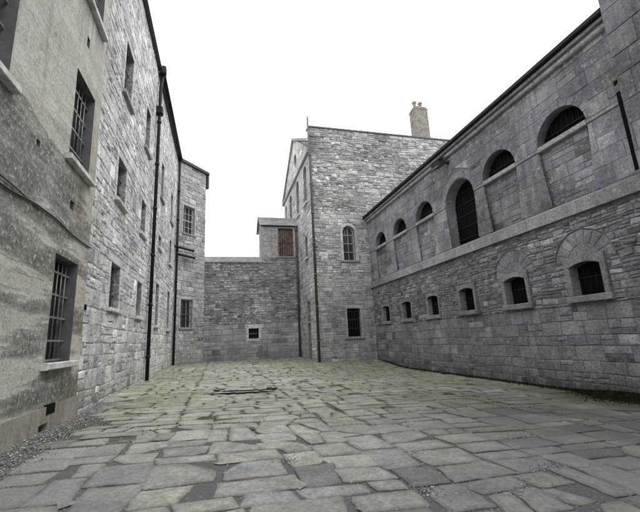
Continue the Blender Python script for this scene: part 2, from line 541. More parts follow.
def window(parent, fr, O, depth, name='window', glass='glass', barspec=None, barmat='bars', bard=None, sill=None, sillmat='sill', frame=None, framemat='frame', label=None):
    """pane set back in the wall; frame, grille and sill are its sub-parts"""
    mb = MB()
    n = len(O)
    fadd(mb, fr, [(x, y, -depth) for x, y in O], [tuple(range(n))])
    w = mb.build(name, M[glass], parent)
    if label: w['label'] = label
    us = [p[0] for p in O]; vs = [p[1] for p in O]
    u0, u1, v0, v1 = min(us), max(us), min(vs), max(vs)
    if frame:
        nu, nv, fw = frame
        f = MB()
        I = inset(O, fw)
        q = [(x, y, -depth + .004) for x, y in O] + [(x, y, -depth + .05) for x, y in O] + [(x, y, -depth + .05) for x, y in I] + [(x, y, -depth + .004) for x, y in I]
        F = []
        for k in range(n):
            e = (k + 1) % n
            F += [(n + k, n + e, 2 * n + e, 2 * n + k), (2 * n + k, 2 * n + e, 3 * n + e, 3 * n + k)]
        fadd(f, fr, q, F)
        for i in range(1, nu):
            u = u0 + (u1 - u0) * i / nu
            fbox(f, fr, u - .013, u + .013, v0 + fw, v1 - fw * 1.5, -depth + .006, -depth + .034)
        for i in range(1, nv):
            v = v0 + (v1 - v0) * i / nv
            k = .024 if i * 2 == nv else .012
            fbox(f, fr, u0 + fw, u1 - fw, v - k, v + k, -depth + .005, -depth + .037)
        f.build('frame', M[framemat], w)
    if barspec:
        bars_mesh(fr, O, -(depth * .45) if bard is None else bard, *barspec).build('grille', M[barmat], w)
    if sill:
        a, b, c, e = sill   # overhang each side, height, projection, depth back
        s = MB()
        fbox(s, fr, u0 - a, u1 + a, v0 - b, v0 + .003, -e, c, (1, .5, .5), 0, .012, .006)
        s.build('sill', M[sillmat], w)
    return w

# ------------------------------------------------------------------ ground
def ground_mats():
    t = NT('grit_bed')
    x, y, z = t.xyz()
    c = t.mix(t.range(t.noise(9, 6, .75), .35, .65), (.055, .053, .05), (.13, .128, .122))
    c = t.mix(t.range(t.voro(60), .1, .5), c, (.16, .16, .165))
    ms = t.math('MULTIPLY', t.range(t.noise(.9, 5, .65), .36, .56), t.range(y, 3.5, 7.5))
    c = t.mix(ms, c, (.07, .08, .028))
    c = t.mix(t.range(y, 26, 40), c, (.08, .09, .06))
    M['bed'] = t.done(c, .95, t.bump(t.noise(60, 6, .7), .02), .15)

    t = NT('paving_flags')
    x, y, z = t.xyz()
    r, g, b = t.attr()
    big = t.noise(.5, 4, .6); mid = t.noise(3.6, 6, .72); fine = t.noise(24, 6, .8)
    c = t.mix(g, (.365, .38, .365), (.45, .445, .385))
    k = t.math('MULTIPLY', r, t.range(mid, .28, .72, .6, 1.36))
    k = t.math('MULTIPLY', k, t.range(fine, .3, .72, .55, 1.42))
    k = t.math('MULTIPLY', k, t.range(big, .3, .7, .8, 1.16))
    c = t.mix(1.0, c, t.gray(k), 'MULTIPLY')
    c = t.mix(t.math('MULTIPLY', b, .8), c, t.mix(t.range(mid, .4, .6), (.085, .085, .075), (.09, .10, .04)))
    # algae: away from the camera, at the walls, strongest along the wet right hand side
    far = t.range(y, 3.8, 9.0)
    rt = t.math('MULTIPLY', t.range(x, 1.8, 6.0), t.range(y, 2.8, 6.5))
    lf = t.math('MULTIPLY', t.range(x, .6, -1.8), t.range(y, 7.0, 10.0))
    e = t.math('ADD', t.math('MULTIPLY', far, .52), t.math('ADD', t.math('MULTIPLY', rt, .8), t.math('MULTIPLY', lf, .55)))
    ng = t.range(t.noise(.75, 6, .68, t.scaled(1, .8, 1, (5, 2, 0))), .34, .62)
    m = t.math('MULTIPLY', e, ng, clamp=True)
    c = t.mix(m, c, t.mix(t.range(mid, .35, .65), (.125, .13, .058), (.325, .338, .24)))
    # lens vignette painted into the flags, first the right hand foreground
    vig_r = t.math('MULTIPLY', t.math('MULTIPLY', t.range(x, .9, 5.0), t.range(y, 12, 5.5)), t.range(t.noise(.9, 5, .7), .2, .58))
    c = t.mix(t.math('MULTIPLY', vig_r, .8), c, (.075, .083, .08))
    vig_l = t.math('MULTIPLY', t.math('MULTIPLY', t.range(x, -.4, -2.2), t.range(y, 7.5, 4.5)), t.range(mid, .2, .6))  # left front corner: vignette darkening painted into the colour
    c = t.mix(t.math('MULTIPLY', vig_l, .75), c, (.085, .095, .095))
    nr = t.math('MULTIPLY', t.range(y, 5.2, 2.4), t.range(t.noise(.8, 5, .7, t.scaled(1, 1, 1, (4, 9, 0))), .25, .6))  # nearest flags darkened in colour for the shaded foreground
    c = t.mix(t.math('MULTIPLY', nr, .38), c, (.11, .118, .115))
    # wet black slime below the wall
    wx = t.math('MULTIPLY', t.range(x, 6.6, 8.3), t.math('MULTIPLY', t.range(y, 4.2, 5.8), t.range(y, 9.5, 7.2)))
    c = t.mix(t.math('MULTIPLY', wx, t.range(mid, .2, .6), clamp=True), c, (.018, .02, .008))
    sp = t.math('MULTIPLY', t.range(t.noise(16, 4, .6), .64, .7), .5)
    c = t.mix(sp, c, (.42, .42, .4))
    n = t.bump(t.noise(8, 6, .75), .045, 1.0); n = t.bump(fine, .008, .8, n)
    rg = t.range(t.noise(2, 5, .6), .3, .7, .62, .9)
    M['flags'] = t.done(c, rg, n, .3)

    t = NT('loose_gravel')
    r, g, b = t.attr()
    c = t.mix(g, (.24, .245, .255), (.38, .37, .345))
    c = t.mix(1.0, c, t.gray(t.math('MULTIPLY', r, t.range(t.noise(50, 4, .7), .3, .7, .7, 1.3))), 'MULTIPLY')
    M['gravel'] = t.done(c, .9, None, .2)

    t = NT('moss')
    c = t.mix(t.range(t.noise(7, 6, .7), .35, .65), (.012, .013, .006), (.05, .052, .018))
    M['moss'] = t.done(c, .95, t.bump(t.noise(40, 6, .75), .03), .1)
ground_mats()

def make_ground():
    mb = MB()
    xs = [-90, -40, -15, -6] + [XL - .5 + i * .35 for i in range(int((XR - XL + 1.2) / .35) + 1)] + [12, 20, 45, 100]
    ys = [-60, -20, -6] + [-2 + i * .35 for i in range(int(29 / .35))] + [30, 40, 70, 140]
    V = []; F = []
    nx = len(xs)
    for y in ys:
        for x in xs:
            V.append((x, y, gz(x, y) - .014))
    for j in range(len(ys) - 1):
        for i in range(nx - 1):
            a = j * nx + i
            F.append((a, a + 1, a + nx + 1, a + nx))
    mb.add(V, F, smooth=True)
    o = mb.build('ground', M['bed']); tag(o, kind='structure')

# gaps in the paving where grit shows: x, y, rx, ry
HOLES = [(3.2, 3.5, .2, .12), (1.75, 3.3, .14, .14), (.75, 4.45, .15, .12), (-1.25, 5.9, .18, .18), (2.5, 3.05, .18, .1),
         (3.9, 4.6, .2, .1), (4.4, 6.0, .2, .14), (2.2, 4.3, .12, .1)]
def in_hole(x, y, k=1.0):
    for hx, hy, a, b in HOLES:
        if ((x - hx) / (a * k)) ** 2 + ((y - hy) / (b * k)) ** 2 < 1: return True
    return False

DRA, DRB = Vector((-.42, 10.5, 0)), Vector((1.18, 10.0, 0))   # near rail of the drain
JOINTS = []
def make_paving():
    mb = MB()
    def slab(P):
        cx = sum(p[0] for p in P) / len(P); cy = sum(p[1] for p in P) / len(P)
        if in_hole(cx, cy): return
        if cx < -2.12 + R(-.12, .12) and cy < 8.2: return
        # corners knocked off, then a broken outline
        Q = []
        n = len(P)
        for i in range(n):
            o, p, q = P[i - 1], P[i], P[(i + 1) % n]
            for e in (o, q):
                L = math.hypot(e[0] - p[0], e[1] - p[1]); c = min(R(.006, .04) if random.random() < .85 else R(.06, .14), L * .28)
                Q.append((p[0] + (e[0] - p[0]) * c / L, p[1] + (e[1] - p[1]) * c / L))
        E = []
        n = len(Q)
        for i in range(n):
            p, q = Q[i], Q[(i + 1) % n]
            L = math.hypot(q[0] - p[0], q[1] - p[1]); k = max(1, int(L / .1))
            for m in range(k):
                t = m / k
                w = .008 if m == 0 else .013
                if m and random.random() < .05: w = .022
                E.append((p[0] + (q[0] - p[0]) * t + R(-w, w), p[1] + (q[1] - p[1]) * t + R(-w, w)))
        g = R(.004, .012)
        if len(P) < 4 and area(P) < .03: return
        a = inset(E, g); b = inset(a, R(.008, .015)); c_ = inset(b, R(.03, .07))
        if area(c_) < .006: return
        n = len(E)
        dz = R(-.004, .005); tx, ty = R(-.007, .007), R(-.007, .007)
        def top(x, y): return gz(x, y) + dz + tx * (x - cx) + ty * (y - cy)
        V = [(x, y, gz(x, y) - .05) for x, y in a] + [(x, y, top(x, y) - R(.006, .012)) for x, y in a] + [(x, y, top(x, y) - .003) for x, y in b] + [(x, y, top(x, y)) for x, y in c_]
        F = [tuple(range(3 * n, 4 * n))]
        for k in range(n):
            e = (k + 1) % n
            F += [(k, e, n + e, n + k), (n + k, n + e, 2 * n + e, 2 * n + k), (2 * n + k, 2 * n + e, 3 * n + e, 3 * n + k)]
        col = scol(.84, 1.12, (0, 1), 0, .08)
        gr = sstep(4.5, 9, cy)
        C = [(col[0] * .5, 1, .35 + .6 * gr)] * (2 * n) + [(col[0] * R(.72, .95), col[1], .12 + .4 * gr) for _ in range(n)] + [(col[0] * R(.92, 1.06), col[1], 0) for _ in range(n)]
        mb.add(V, F, C)
        for k in range(n): JOINTS.append(E[k])
    def ex(x, y):
        return (x + .06 * noise.noise(Vector((x * .9, y * .6, 2))) + .03 * noise.noise(Vector((x * 2, y * 2, 8))),
                y + .07 * noise.noise(Vector((x * .7, y * .9, 21))) + .03 * noise.noise(Vector((x * 2, y * 2, 28))))
    def quad(x0, x1, y0, y1):
        if x1 - x0 < .05 or y1 - y0 < .05: return
        j = .065
        P = [(x0 + R(-j, j), y0 + R(-j, j) * .4), (x1 + R(-j, j), y0 + R(-j, j) * .4), (x1 + R(-j, j), y1 + R(-j, j) * .4), (x0 + R(-j, j), y1 + R(-j, j) * .4)]
        P = [ex(*p) for p in P]
        r = random.random(); w, h = x1 - x0, y1 - y0
        if r < .17 and min(w, h) > .28:
            s, s2 = R(.3, .7), R(.3, .7)
            A = (P[0][0] * (1 - s) + P[1][0] * s, P[0][1] * (1 - s) + P[1][1] * s); B = (P[3][0] * (1 - s2) + P[2][0] * s2, P[3][1] * (1 - s2) + P[2][1] * s2)
            slab([P[0], A, B, P[3]]); slab([A, P[1], P[2], B])
        elif r < .38 and min(w, h) > .28:
            k = random.randrange(4); P = P[k:] + P[:k]
            s, s2 = R(.35, .7), R(.35, .7)
            A = (P[1][0] * (1 - s) + P[2][0] * s, P[1][1] * (1 - s) + P[2][1] * s); B = (P[3][0] * (1 - s2) + P[2][0] * s2, P[3][1] * (1 - s2) + P[2][1] * s2)
            slab([P[0], P[1], A, B, P[3]]); slab([A, P[2], B])
        else: slab(P)
    # the flags lie in patches, some coursed across the yard, some along it
    x = XL - .1
    while x < XR:
        W = R(1.7, 2.6)
        if XR - x - W < 1: W = XR - x
        y = -1.5 - R(0, 1.5)
        while y < YB + .6:
            H = R(1.3, 2.4)
            if random.random() < (.68 if y < 5.5 else .3 if y < 8 else .05):      # columns
                u = x
                while u < x + W - .05:
                    w = R(.36, .72)
                    if x + W - u - w < .28: w = x + W - u
                    v = y
                    while v < y + H - .05:
                        h = R(.28, .7)
                        if y + H - v - h < .25: h = y + H - v
                        quad(u, u + w, v, v + h); v += h
                    u += w
            else:                                               # rows
                v = y
                while v < y + H - .05:
                    h = R(.24, .46)
                    if y + H - v - h < .25: h = y + H - v
                    u = x
                    while u < x + W - .05:
                        w = R(.32, .85)
                        if x + W - u - w < .26: w = x + W - u
                        quad(u, u + w, v, v + h); u += w
                    v += h
            y += H
        x += W
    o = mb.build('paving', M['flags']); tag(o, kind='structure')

def make_gravel():
    mb = MB()
    T = [(0, 0, 1), (.9, 0, .25), (.28, .85, .2), (-.73, .53, .3), (-.7, -.55, .18), (.3, -.86, .27), (0, 0, -.6)]
    F = [(0, 1, 2), (0, 2, 3), (0, 3, 4), (0, 4, 5), (0, 5, 1), (6, 2, 1), (6, 3, 2), (6, 4, 3), (6, 5, 4), (6, 1, 5)]
    def peb(x, y, s, dz=0.0):
        a = R(0, 6.28); ca, sa = math.cos(a), math.sin(a); fl = R(.45, .9)
        z = gz(x, y) - .016 + dz + s * fl * .3
        V = []
        for p in T:
            k = s * R(.75, 1.2)
            V.append((x + (p[0] * ca - p[1] * sa) * k, y + (p[0] * sa + p[1] * ca) * k, z + p[2] * k * fl))
        b = R(.35, 1.15) if random.random() < .93 else R(1.5, 2.3)
        mb.add(V, F, (b, random.random(), 0))
    for hx, hy, a, b in HOLES:
        for i in range(int(a * b * 15000)):
            t = R(0, 6.28); r = abs(random.gauss(0, .75))
            peb(hx + math.cos(t) * r * a, hy + math.sin(t) * r * b, R(.003, .011), R(0, .02))
    # a drift of chippings along the foot of the rendered wall
    for i in range(9500):
        y = R(2.8, 9.6); w = .75 if y < 8 else .45
        d = abs(random.gauss(0, .24)) * w
        x = XL + .06 + d * 1.15
        peb(x, y, R(.004, .014), max(0, .055 - d * .06) * random.random() + .01)
    for p in JOINTS:
        if p[1] < 8.5:
            for i in range(2 if p[1] < 6 else 1):
                if random.random() < .75: peb(p[0] + R(-.03, .03), p[1] + R(-.03, .03), R(.004, .011))
    for i in range(9000):
        y = R(2.5, 9.0); peb(R(XL, -1.75), y, R(.003, .008), R(0, .008))
    for i in range(24000):
        peb(R(-2.3, 6.6), 2.3 + 5.5 * random.random() ** 1.4, R(.003, .0075), R(-.004, .004))
    for i in range(2200):
        peb(R(-2, 6.5), R(2.4, 7.5), R(.003, .008), .034)
    o = mb.build('gravel', M['gravel']); tag(o, 'loose grey chippings between the flags and along the foot of the rendered wall', 'gravel', kind='stuff')

def make_moss():
    mb = MB()
    ny, nd = 90, 12
    V = []; F = []
    for i in range(ny):
        y = 4.2 + 9.5 * i / (ny - 1)
        hump = math.exp(-((y - 6.55) / .85) ** 2)
        for k in range(nd):
            t = k / (nd - 1)
            wd = .16 + .75 * hump + .06 * noise.noise(Vector((y * 2, 0, 4)))
            x = XR + .02 - wd * t
            hz = (.07 + .07 * hump) * (1 - t) ** 1.4 + .05 * noise.noise(Vector((x * 5, y * 5, 1))) * (1 - t * .6) + .02 * noise.noise(Vector((x * 14, y * 14, 7)))
            V.append((x, y, gz(x, y) - .02 - .03 * t + max(0, hz)))
    for i in range(ny - 1):
        for k in range(nd - 1):
            a = i * nd + k
            F.append((a, a + 1, a + nd + 1, a + nd))
    mb.add(V, F, smooth=True)
    # tufts
    for i in range(7500):
        y = random.gauss(6.55, .8) if random.random() < .5 else R(4.2, 19.5)
        hump = math.exp(-((y - 6.55) / .85) ** 2)
        d = abs(random.gauss(0, .1 + .32 * hump)); x = XR - d
        z = gz(x, y) + (.05 + .07 * hump) * max(0, 1 - d / (.16 + .75 * hump)) ** 1.4
        s = R(.008, .022); a = R(0, 6.28)
        mb.add([(x + math.cos(a) * s, y + math.sin(a) * s, z - .01), (x - math.cos(a) * s, y - math.sin(a) * s, z - .01), (x + R(-s, s), y + R(-s, s), z + s * 1.8)], [(0, 1, 2)])
    # moss in the far joints
    for p in JOINTS:
        if p[1] > 5.5 and random.random() < .4 * sstep(-.25, .25, noise.noise(Vector((p[0] * .8, p[1] * .8, 17)))):
            for q in range(2):
                x, y = p[0] + R(-.05, .05), p[1] + R(-.05, .05); s = R(.008, .02); a = R(0, 6.28); z = gz(x, y) - .01
                mb.add([(x + math.cos(a) * s, y + math.sin(a) * s, z - .01), (x - math.cos(a) * s, y - math.sin(a) * s, z - .01), (x + R(-s, s), y + R(-s, s), z + s * 1.1)], [(0, 1, 2)])
    o = mb.build('moss', M['moss']); tag(o, 'dark green moss heaped against the foot of the cell wall', 'moss', kind='stuff')

make_ground(); make_paving(); make_gravel(); make_moss()

def make_drain():
    c = (DRA + DRB) / 2; z = gz(c.x, c.y)
    t = empty('drain_cover', (c.x, c.y, z), 'rusty iron drain frame set flush in the paving in the middle of the yard', 'drain')
    ax = (DRB - DRA).normalized(); nx = Vector((-ax.y, ax.x, 0)); L = (DRB - DRA).length
    Mx = Matrix((ax, nx, UP)).transposed()
    def strip(name, off, w, a, b, z0, z1, mat, lumps=0):
        mb = MB(); n = 14
        for i in range(n):
            s0, s1 = a + (b - a) * i / n, a + (b - a) * (i + 1) / n
            ww = w * (1 + R(-.25, .25) * lumps)
            mb.box(c + ax * (s0 + s1) / 2 + nx * off + UP * (z + (z0 + z1) / 2 + R(-.006, .006) * lumps), s1 - s0 + .004, ww, z1 - z0, mat=0, M=Mx)
        return mb.build(name, M[mat], t)
    strip('trough', 0.0, .05, -L / 2, L / 2, .012, .03, 'void', 1)
    strip('rail', .055, .022, -L / 2, L / 2, .0, .035, 'iron', 1)
    strip('rail', .52, .025, -L / 2 + .12, L / 2 + .12, .0, .03, 'iron', 1)
    for e in (0, 1):
        p0 = c + ax * (-L / 2 if e == 0 else L / 2) + nx * .055; p1 = c + ax * (-L / 2 + .12 if e == 0 else L / 2 + .12) + nx * .52
        mb = MB(); mb.tube([p0 + UP * (z + .012), (p0 + p1) / 2 + UP * (z + .006), p1 + UP * (z + .012)], .013, 6); mb.build('end_rail', M['iron'], t)
    for s, o in ((-L / 2 + .2, .52), (L / 2 - .05, .54), (L / 2 + .1, .45)):
        mb = MB(); p = c + ax * s + nx * o + UP * (z + .02)
        mb.box(p + UP * .02, .14, .07, .05, jit=.012, M=Mx); mb.build('lug', M['iron'], t)
make_drain()

# ------------------------------------------------------------------ left hand building
def make_left():
    t = empty('prison_building', (XL, 8, gz(XL, 8)), 'tall pale stone building along the left side, its near end rendered and stained', 'building')
    fs = Fr((XL, 0, 0), (0, 1, 0), (1, 0, 0)); fr = fs.off(.05)
    TOP = 12.75
    # rendered near end
    big = [(6.62, 7.6, 1.43, 3.12), (6.72, 7.72, 4.84, 6.58), (6.78, 7.76, 8.25, 9.9), (3.6, 4.78, 4.84, 6.58), (3.5, 4.7, 8.25, 9.9), (3.4, 4.6, 1.43, 3.12)]
    vents = [(6.76, 7.06, .68, .82), (6.55, 6.85, .44, .57), (6.98, 7.14, 3.99, 4.15), (7.02, 7.16, 7.32, 7.54), (5.62, 5.72, 4.45, 4.55)]
    mb = MB()
    backing(mb, fr, rect(-3, 8.1, .79, TOP), [rect(*w) for w in big] + [rect(*w) for w in vents[2:]], 0, .26, rmat=1)
    fadd(mb, fr, [(8.1, .3, 0), (8.1, TOP, 0), (8.1, TOP, -.1), (8.1, .3, -.1)], [(0, 1, 2, 3)])
    mb.build('rendered_wall', [M['render'], M['mauve']], t)
    mb = MB()
    backing(mb, fr.off(.035), rect(-3, 8.1, -.1, .80), [rect(*w) for w in vents[1:2]], 0, .25)
    fadd(mb, fr, [(-3, .80, .035), (8.1, .80, .035), (8.1, .79, -.02), (-3, .79, -.02)], [(0, 1, 2, 3)])
    fadd(mb, fr, [(8.1, -.1, .035), (8.1, .8, .035), (8.1, .8, -.1), (8.1, -.1, -.1)], [(0, 1, 2, 3)])
    mb.build('plinth', M['plinth'], t)
    for w in big:
        win = window(t, fr, rect(*w), .25, glass='blackglass', barspec=(5, (.02, .2, .42, .64, .86)), barmat='bars', bard=-.13, sill=(.13, .1, .1, .25))
    vf = [fr.off(.001), fr.off(.035), fr, fr, fr]
    for i, w in enumerate(vents):
        if i == 0:
            mb = MB(); fbox(mb, fr, w[0], w[1], w[2], w[3], -.05, .041); mb.build('vent', M['void'], t)
        else:
            mb = MB(); fadd(mb, vf[i], [(x, y, -.14) for x, y in rect(*w)], [(0, 1, 2, 3)]); mb.build('vent', M['void'], t)
    # bare stone beyond
    wins = []
    for (a, b) in ((9.85, 10.72), (12.85, 13.62)):
        wins += [(a, b, 2.55, 3.66), (a, b, 5.3, 6.45), (a, b, 8.35, 9.95)]
    tall = [(16.45, 17.25, 2.42, 4.15), (16.55, 17.3, 7.95, 9.65), (19.95, 20.85, 2.38, 4.28), (19.92, 20.75, 7.95, 9.55), (16.5, 17.25, 5.7, 6.25), (20.0, 20.8, 5.7, 7.0)]
    allw = wins + tall
    RV = .2
    mb = MB()
    holes = [rect(*w) for w in allw]
    backing(mb, fs, rect(8.1, 22.52, -.1, TOP), holes, 1, .24, rmat=0, rcol=(.5, .5, .5))
    grow = [rect(a - .14, b + .14, c, d + .26) for a, b, c, d in allw]
    def lc(u, v): return scol(.85, 1.2, (.1, .9), .12, .1)
    masonry(mb, fs, 8.1, 22.52, .2, TOP, (.18, .4), (.7, 1.6), .022, .013, .016, grow, col=lc, snec=.5, wob=.014, jit=.034, rough=.55)
    for w in allw:
        surround(mb, fs, *w, .14, .02, col=lambda: scol(.95, 1.15, (.3, .7)), block=.3)
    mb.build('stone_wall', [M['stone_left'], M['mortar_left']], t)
    for i, w in enumerate(allw):
        window(t, fs, rect(*w), .2, glass='blackglass', barspec=(3, (.33, .66)), barmat='darkbars', bard=-.12, sill=(.12, .09, .1, .2), sillmat='sill' if w[2] < 7 else 'greysill')
    # a lump of stone and a stray block by the wall foot belong to the wall; small putlog hole
    mb = MB(); fbox(mb, fs, 8.2, 8.3, 2.36, 2.46, -.02, .034); mb.build('vent', M['void'], t)
    # eaves
    mb = MB()
    fbox(mb, fs, -3, 14.62, TOP, TOP + .1, -.4, .13, bev=.01)
    fbox(mb, fs, 14.8, 22.55, TOP - .1, TOP + .02, -.4, .15, bev=.01)
    mb.build('eaves', M['iron'], t)
    mb = MB()
    mb.tube([fs.p(14.7, TOP - .06, .2), fs.p(22.5, TOP - .06, .2)], .085, 10)
    mb.build('gutter', M['pipe'], t)
    mb = MB()
    q = [(-3, TOP + .1, .16), (22.6, TOP + .1, .16), (22.6, TOP + 3.2, -5), (-3, TOP + 3.2, -5)]
    fadd(mb, fs, q + [(a, b - .06, c) for a, b, c in q], [(0, 1, 2, 3), (4, 5, 1, 0)])
    mb.build('roof', M['slate'], t)
    # first downpipe
    mb = MB(); d = .13; u = 14.66
    mb.tube([fs.p(u + .12, TOP + .02, .17), fs.p(u + .08, TOP - .35, .16), fs.p(u, TOP - .75, d), fs.p(u, gz(XL, u) + .02, d)], .062, 10)
    v = 1.2
    while v < 11.8:
        mb.tube([fs.p(u, v, d), fs.p(u, v + .1, d)], .082, 10); v += 1.83
    dp = mb.build('downpipe', M['pipe'], t)
    for (hw, a, b, c, e) in ((.14, 10.75, 11.05, .01, .26), (.12, TOP - .12, TOP + .2, .08, .32)):
        mb = MB(); fbox(mb, fs, u - hw, u + hw, a, b, c, e, bev=.03); mb.build('hopper', M['pipe'], dp)
    pass
    # second downpipe in the angle, with two stub arms
    mb = MB(); u = 22.38
    mb.tube([fs.p(u, TOP - .08, d), fs.p(u, gz(XL, u), d)], .062, 10)
    v = 1.4
    while v < 12:
        mb.tube([fs.p(u, v, d), fs.p(u, v + .1, d)], .082, 10); v += 1.83
    dp2 = mb.build('downpipe', M['pipe'], t)
    A = Vector((XL, 22.52, 0)); bd = Vector((.64, .768, 0)).normalized(); bn = Vector((bd.y, -bd.x, 0))
    fb = Fr(A, bd, bn)
    for (z, a, b) in ((7.12, -.45, 1.2), (6.7, -.1, 1.3)):
        mb = MB(); s = Vector((XL + .13, 22.38, z)) + bn * .1
        mb.tube([s + bd * a, s + bd * (b - .06), s + bd * (b - .05), s + bd * b], [.065, .065, .08, .08], 8)
        mb.build('stub_arm', M['pipe'], dp2)
    # canted bay that closes the corner
    mb = MB()
    bw = [(.57, 1.5, 2.54, 4.19), (.57, 1.5, 8.2, 9.95)]
    backing(mb, fb, rect(0, 2.47, -.1, TOP - .05), [rect(*w) for w in bw], 1, .3, rmat=0, rcol=(.7, .5, .5))
    masonry(mb, fb, 0, 2.47, .2, TOP - .05, (.2, .36), (1.0, 2.2), .018, .022, .016, [rect(a - .14, b + .14, c - .05, d_ + .22) for a, b, c, d_ in bw], col=lambda u, v: scol(.6, .85, (.2, .9), .06, .08), snec=.3, wob=.015)
    for w in bw: surround(mb, fb, *w, .14, .02, col=lambda: scol(.7, .85, (.3, .7)), block=.3)
    fe = Fr(fb.p(2.47, 0, 0), Vector((-bn.x, -bn.y, 0)), bd)
    backing(mb, fe, rect(0, 3, -.1, TOP - .05), [], 1, .1)
    masonry(mb, fe, 0, 3, .2, TOP - .05, (.2, .36), (1.0, 2.2), .018, .022, .016, col=lambda u, v: scol(.72, 1.02, (.2, .9)), snec=.3)
    mb.build('bay_wall', [M['stone_left'], M['mortar_left']], t)
    for i, w in enumerate(bw):
        window(t, fb, rect(*w), .22, barspec=(3, (.25, .5, .75)) if i == 0 else None, barmat='darkbars', sill=(.1, .09, .08, .25), sillmat='greysill', frame=(3, 4, .05))
    mb = MB()
    fbox(mb, fb, -.05, 2.66, TOP - .1, TOP + .08, -.3, .16, bev=.015)
    fbox(mb, fb, 2.5, 2.66, TOP - 1.05, TOP - .1, -.3, .12, bev=.015)
    fe2 = [(-.1, TOP + .08, .18), (2.7, TOP + .08, .18), (2.7, TOP + 2.3, -3.5), (-.1, TOP + 2.3, -3.5)]
    fadd(mb, fb, fe2, [(0, 1, 2, 3)])
    mb.build('bay_eaves', M['iron'], t)
    # slack cable clipped across the render
    mb = MB(); pts = []
    for i in range(40):
        u = 2.0 + 6.15 * i / 39
        v = 3.59 + .035 * math.sin(u * 2.3) + .05 * noise.noise(Vector((u * 1.3, 0, 0)))
        pts.append(fr.p(u, v, .018))
    mb.tube(pts, .013, 6)
    pts = [fr.p(2.0 + 3.9 * i / 19, 3.74 - .16 * (i / 19) ** 2 + .02 * noise.noise(Vector((i * .4, 3, 0))), .02) for i in range(20)]
    mb.tube(pts, .009, 6)
    mb.build('cable', M['cable'], t)
make_left()

